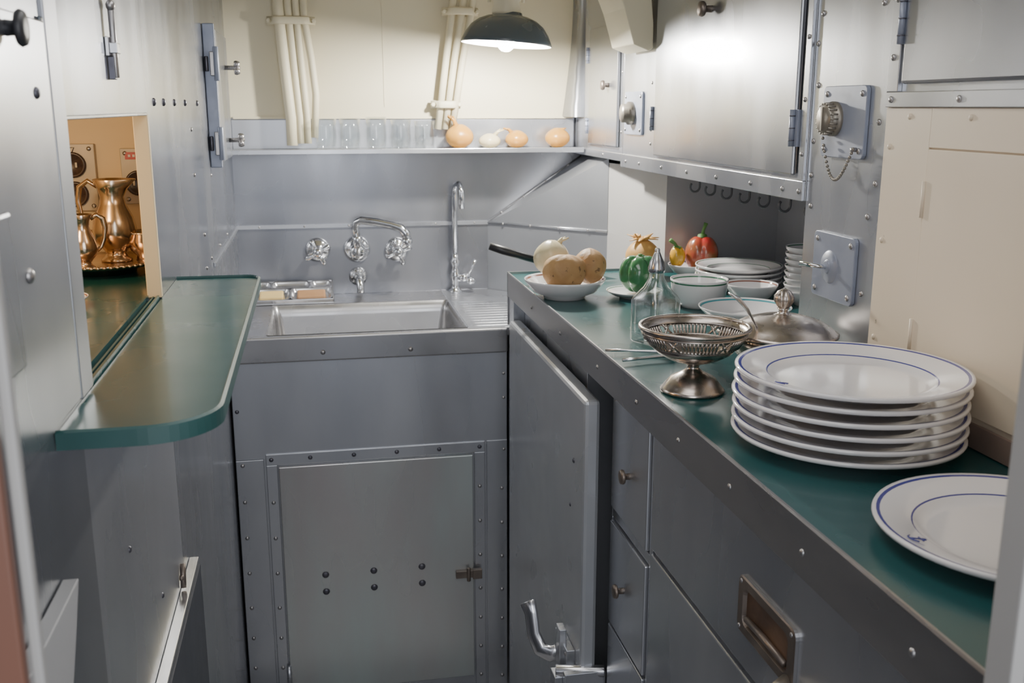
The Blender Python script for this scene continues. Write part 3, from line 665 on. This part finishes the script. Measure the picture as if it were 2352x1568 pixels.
for k in range(n):
    a=2*pi*k/n
    if k%14 in(0,1,2,3,4,5,6,7,8,13):m.tube([rp(a,0),rp(a,1)],.0019,SILVER,5)
    elif k%14==9:
        a2=a+2*pi*3/n;m.tube([rp(a,0),rp(a2,1)],.0019,SILVER,5);m.tube([rp(a2,0),rp(a,1)],.0019,SILVER,5)
        am=(a+a2)/2;m.ell(rp(am,.5),(.0035,.0035,.0035),SILVER,8,6)
m.lathe([(.0680,.078),(.071,.083),(.0740,.092),(.0725,.093),(.067,.081)],SILVER,T,56)
part('pierced_rim',o,m,'pierced silver gallery rim')
o=thing('serving_tongs','slim silver serving tongs lying on the worktop','tongs',(.5,1.43,.921))
part('arm',o,MB().tube([(.438,1.472,.9275),(.475,1.462,.9275),(.515,1.445,.9275),(.55,1.42,.926)],[.0025,.002,.003,.004],BRIGHT,8))
part('arm',o,MB().tube([(.446,1.405,.9275),(.475,1.41,.9275),(.515,1.417,.9275),(.552,1.42,.926)],[.003,.0025,.003,.004],BRIGHT,8))
cx,cy=.642,1.285
T=TR((cx,cy,.9205))
o=thing('covered_dish','tarnished silver covered serving dish with fluted finial','dish',(cx,cy,.9205))
part('dish_body',o,MB().lathe([(0,0),(.042,0),(.044,.003),(.036,.010),(.030,.016),(.045,.024),(.064,.038),(.073,.056),(.0755,.064),(.0735,.065),(.070,.056),(.060,.040),(.040,.028),(0,.022)],SILVER,T,48))
part('lid',o,MB().lathe([(.0735,.064),(.078,.066),(.0785,.069),(.074,.071),(.068,.077),(.054,.085),(.034,.091),(.014,.094),(.008,.096),(.006,.100),(.009,.103),(0,.103)],SILVER,T,48))
part('finial',o,MB().lathe([(.004,.101),(.009,.106),(.0135,.114),(.0135,.120),(.009,.127),(.004,.130),(0,.131)],SILVER,T,32,fn=lambda a,z:1+.10*math.cos(8*a)),'fluted silver finial')
for s_ in(1,-1):
    part('handle',o,MB().tube([(cx-s_*.050,cy+s_*.052,.973),(cx-s_*.065,cy+s_*.056,.978),(cx-s_*.066,cy+s_*.070,.978),(cx-s_*.052,cy+s_*.068,.974)],.0035,SILVER,8))
o=thing('serving_spoon','silver spoon handle leaning out of covered dish','spoon',(.59,1.27,.98))
part('spoon_handle',o,MB().tube([(.600,1.262,.9935),(.588,1.262,1.010),(.576,1.262,1.030),(.562,1.262,1.045),(.550,1.262,1.052)],[.003,.004,.007,.010,.006],BRIGHT,10,flat=.3))
# ================= LEFT SERVING SHELF =================
pts=[(-.2095,.812)]
def arc(cx,cy,r,a0,a1,n=8):return [(cx+r*math.cos(math.radians(a0+(a1-a0)*k/n)),cy+r*math.sin(math.radians(a0+(a1-a0)*k/n))) for k in range(n+1)]
pts+=arc(-.148,.872,.060,-90,0,12)+arc(-.112,1.540,.024,0,90,6)+[(-.2095,1.564)]
o=thing('serving_shelf','green topped serving shelf with rounded corners','shelf',(-.15,1.2,1.02))
part('shelf_top',o,MB().prism(pts,1.038,1.0465,GREEN),'dark green linoleum top')
r=MB();pth=pts;n=len(pth);vs=[]
for i,(x,y) in enumerate(pth):
    a=Vector(pth[max(i-1,0)]);b_=Vector(pth[min(i+1,n-1)]);t_=(b_-a).normalized();nn=Vector((t_.y,-t_.x))
    x=Vector((x,y))
    for (o_,z) in((.0,1.034),(.003,1.034),(.003,1.0485),(0,1.0500),(-.0015,1.0475)):
        q=x+nn*o_;vs.append((q.x,q.y,z))
fs=[]
for i in range(n-1):
    for k in range(5):
        k2=(k+1)%5;fs.append((i*5+k,(i+1)*5+k,(i+1)*5+k2,i*5+k2))
fs+=[tuple(range(5)),tuple((n-1)*5+k for k in range(5))]
r.add(vs,fs,GREENE);part('edge_strip',o,r,'worn green metal edge strip')
part('bracket',o,MB().box(-.2095,-.16,.86,.90,1.018,1.038,STEELD),'steel support bracket',bev=.001)
part('bracket',o,MB().box(-.2095,-.13,1.45,1.46,.98,1.038,STEELD),'steel support bracket',bev=.001)
thing('slide_track','dark green sliding door track along the opening','track',(-.219,1.17,1.045),MB().box(-.2285,-.2115,.947,1.40,1.0425,1.0445,GREENE).box(-.2285,-.2255,.947,1.40,1.0445,1.052,GREEN).box(-.2205,-.2185,.947,1.40,1.0445,1.050,GREENE).box(-.2145,-.2115,.947,1.40,1.0445,1.0515,GREEN))
o=thing('door_bolt','steel sliding bolt on the wall panel','bolt',(-.21,1.175,1.366))
m=MB().box(-.2095,-.206,1.160,1.188,1.352,1.372,BRIGHT).tube([(-.203,1.174,1.407),(-.203,1.174,1.33)],.0035,RIVET,8)
m.box(-.206,-.198,1.164,1.184,1.355,1.366,BRIGHT).ell((-.203,1.174,1.404),(.005,.007,.006),RIVET,10,8).box(-.2095,-.203,1.168,1.180,1.328,1.352,RIVETD)
part('bolt_rod',o,m,bev=.0008)
thing('junction_box','gray box mounted on a steel panel','box',(-.2,.68,1.17),MB().box(-.2042,-.199,.55,.722,1.125,1.232,STEELN),bev=.004)
o=thing('wall_cabinet','narrow blue gray latched steel wall cabinet','cabinet',(-.2,2.35,1.18))
part('body',o,MB().box(-.2095,-.185,2.22,2.50,1.185,1.455,STEELW).box(-.2095,-.186,2.205,2.2195,1.175,1.465,BLUEG),bev=.002)
for z in(1.385,1.225):
    m=MB().box(-.197,-.180,2.193,2.222,z-.024,z+.024,RIVET).tube([(-.184,2.193,z-.034),(-.184,2.193,z+.034)],.0055,BLUEG,8).tube([(-.204,2.200,z-.015),(-.204,2.200,z+.015)],.004,RIVETD,8)
    part('latch',o,m,'steel latch',org=(-.185,2.2,z),bev=.0015)
    m=MB().tube([(-.186,2.42,z),(-.165,2.42,z),(-.16,2.42,z)],[.005,.005,.008],RIVET,8)
    for k in range(3):
        a=k*2*pi/3;m.tube([(-.160,2.42,z),(-.158,2.42+.014*math.cos(a),z+.014*math.sin(a))],[.006,.007],RIVET,8)
    part('wing_knob',o,m,'three lobed clamp knob',org=(-.16,2.42,z))
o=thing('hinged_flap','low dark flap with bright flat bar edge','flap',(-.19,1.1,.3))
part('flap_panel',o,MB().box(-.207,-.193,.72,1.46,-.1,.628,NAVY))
part('top_bar',o,MB().box(-.2095,-.196,.72,1.47,.631,.636,BRIGHT),'flat bright steel bar',bev=.001)
part('catch',o,MB().tube([(-.209,1.36,.655),(-.204,1.36,.655)],.004,BROWNM,8).tube([(-.205,1.36,.640),(-.205,1.37,.672)],.004,BROWNM,8),'small brass catch')
thing('ledge_box','small pale angular box fixed to the steel wall','box',(-.2,.7,.91),MB().prism([(.62,.935),(.785,.935),(.765,.905),(.735,.865),(.62,.85)],-.2092,-.197,PAPER,'x'),bev=.001)
# ================= RECESS ITEMS =================
o=thing('serving_tray','round silver tray with beaded edge','tray',(-.335,1.680,1.0425))
T=TR((-.335,1.680,1.0425))
part('tray_dish',o,MB().lathe([(0,.0),(.05,.0),(.052,.008),(.075,.012),(.088,.017),(.090,.020),(.087,.021),(.07,.016),(.05,.014),(0,.014)],WSILVER,T,56))
m=MB()
for k in range(60):
    a=2*pi*k/60;m.ell((-.335+.089*math.cos(a),1.680+.089*math.sin(a),1.0425+.0185),(.0036,.0036,.003),WSILVER,8,6)
part('beaded_edge',o,m)
def pitcher(c,h,label,T0=0,name='water_pitcher'):
    k=h/.134;o=thing(name,label,'pitcher',c)
    def fn(a,z):
        w=min(1,max(0,(z/k-.10)/.034))
        return 1+w*(.55*max(0,math.cos(a-T0))**6)
    pr=[(0,0),(.024,0),(.024,.003),(.018,.008),(.015,.013),(.020,.020),(.031,.034),(.034,.050),(.030,.070),(.021,.090),(.018,.102),(.021,.116),(.027,.130),(.026,.131),(.019,.116),(.016,.102),(.019,.090),(.027,.068),(0,.03)]
    part('pitcher_body',o,MB().lathe([(a*k,b*k) for a,b in pr],WSILVER,TR(c),40,fn=fn))
    dx,dy=math.cos(T0+pi),math.sin(T0+pi)
    pts=[(.022,.118),(.036,.128),(.050,.118),(.054,.095),(.050,.070),(.042,.050),(.031,.040)]
    part('handle',o,MB().tube([(c[0]+dx*a*k,c[1]+dy*a*k,c[2]+b*k) for a,b in pts],[.003,.004,.0045,.004,.0035,.003,.003],WSILVER,10))
    return o
pitcher((-.318,1.705,1.057),.134,'tall silver pitcher standing on a round tray',math.radians(-10))
pitcher((-.352,1.63,1.057),.085,'small silver creamer standing on a round tray',math.radians(200),'creamer')
thing('sugar_bowl','small silver bowl on a round tray','bowl',(-.277,1.715,1.057),MB().lathe([(0,0),(.014,0),(.012,.006),(.022,.016),(.027,.03),(.025,.042),(.027,.046),(.023,.044),(.02,.02),(0,.012)],WSILVER,TR((-.277,1.715,1.057)),28))
bowl((-.345,1.385,1.0425),.046,.014,.024,BRNL,'small white plate with a brown line','side_plate',cat='plate')
for i,(x0_,x1_,z0_,z1_,nn) in enumerate([(-.425,-.355,1.13,1.24,2),(-.315,-.262,1.14,1.232,1)]):
    o=thing('outlet_panel','tan outlet panel with dark round sockets' if i==0 else 'tan outlet panel with a small red tag','outlet',((x0_+x1_)/2,1.795,z0_))
    m=MB().box(x0_,x1_,1.790,1.7995,z0_,z1_,PLATEM)
    for x in(x0_+.008,x1_-.008):
        for z in(z0_+.008,z1_-.008):m.rivet((x,1.79,z),(0,-1,0),.004)
    part('panel_plate',o,m,bev=.001)
    xm=(x0_+x1_)/2
    for k in range(nn):
        z=z0_+.028+k*.048 if nn==2 else z0_+.035
        part('socket',o,MB().lathe([(.021,0),(.021,.005),(.018,.007),(.016,.004),(0,.004)],BAKE,toward((xm,1.79,z),(0,-1,0)),24).box(xm-.008,xm-.005,1.782,1.787,z-.004,z+.004,PLATEM).box(xm+.005,xm+.008,1.782,1.787,z-.004,z+.004,PLATEM),'dark round socket',org=(xm,1.79,z))
    if i==1:
        tg=MB().box(x0_+.008,x1_-.004,1.788,1.7905,z1_-.018,z1_-.006,REDM)
        for q in range(4):tg.box(x0_+.013+q*.007,x0_+.017+q*.007,1.7872,1.7882,z1_-.014,z1_-.010,WHITE)
        part('red_tag',o,tg,'small red label tag')
    else:
        part('numeral',o,MB().tube([(xm-.004,1.7895,z1_-.006),(xm+.004,1.7895,z1_-.006),(xm-.001,1.7895,z1_-.017)],.0009,BAKE,6),'stamped numeral seven')
# ================= LIGHTS =================
def area(name,loc,rot,sx,sy,p,col=(1,1,1)):
    l=bpy.data.lights.new(name,'AREA');l.shape='RECTANGLE';l.size=sx;l.size_y=sy;l.energy=p;l.color=col
    o=bpy.data.objects.new(name,l);o.location=loc;o.rotation_euler=rot;C.objects.link(o);return o
def point(name,loc,p,col,r=.03):
    l=bpy.data.lights.new(name,'POINT');l.energy=p;l.color=col;l.shadow_soft_size=r
    o=bpy.data.objects.new(name,l);o.location=loc;C.objects.link(o);return o
area('ceiling_fill_light',(.2,1.05,1.765),(0,0,0),.4,.9,4.5,(1,.99,.98))  # unseen area light under the ceiling, added as soft fill
area('front_fill_light',(.25,-.35,1.35),(math.radians(79),0,0),1.2,1.0,18,(.94,.965,1))  # added front fill behind the camera, not a visible lamp
point('recess_light',(-.42,1.35,1.28),2.6,(1,.70,.40),.04)
w=bpy.data.worlds.new('World');bpy.context.scene.world=w;w.use_nodes=True
w.node_tree.nodes['Background'].inputs['Color'].default_value=(.85,.90,1,1);w.node_tree.nodes['Background'].inputs['Strength'].default_value=.55
try:
    bpy.context.scene.view_settings.view_transform='AgX'
    bpy.context.scene.view_settings.look='AgX - Medium Low Contrast'
except Exception:
    pass
# ================= CAMERA =================
cd=bpy.data.cameras.new('Camera');cd.sensor_width=36;cd.lens=2300/2352*36;cd.clip_start=.02
cd.dof.use_dof=True;cd.dof.focus_distance=1.5;cd.dof.aperture_fstop=11
cam=bpy.data.objects.new('Camera',cd);cam.location=(0,0,1.3);cam.rotation_euler=(math.radians(90-13.2),0,math.radians(-11.1));C.objects.link(cam);bpy.context.scene.camera=cam
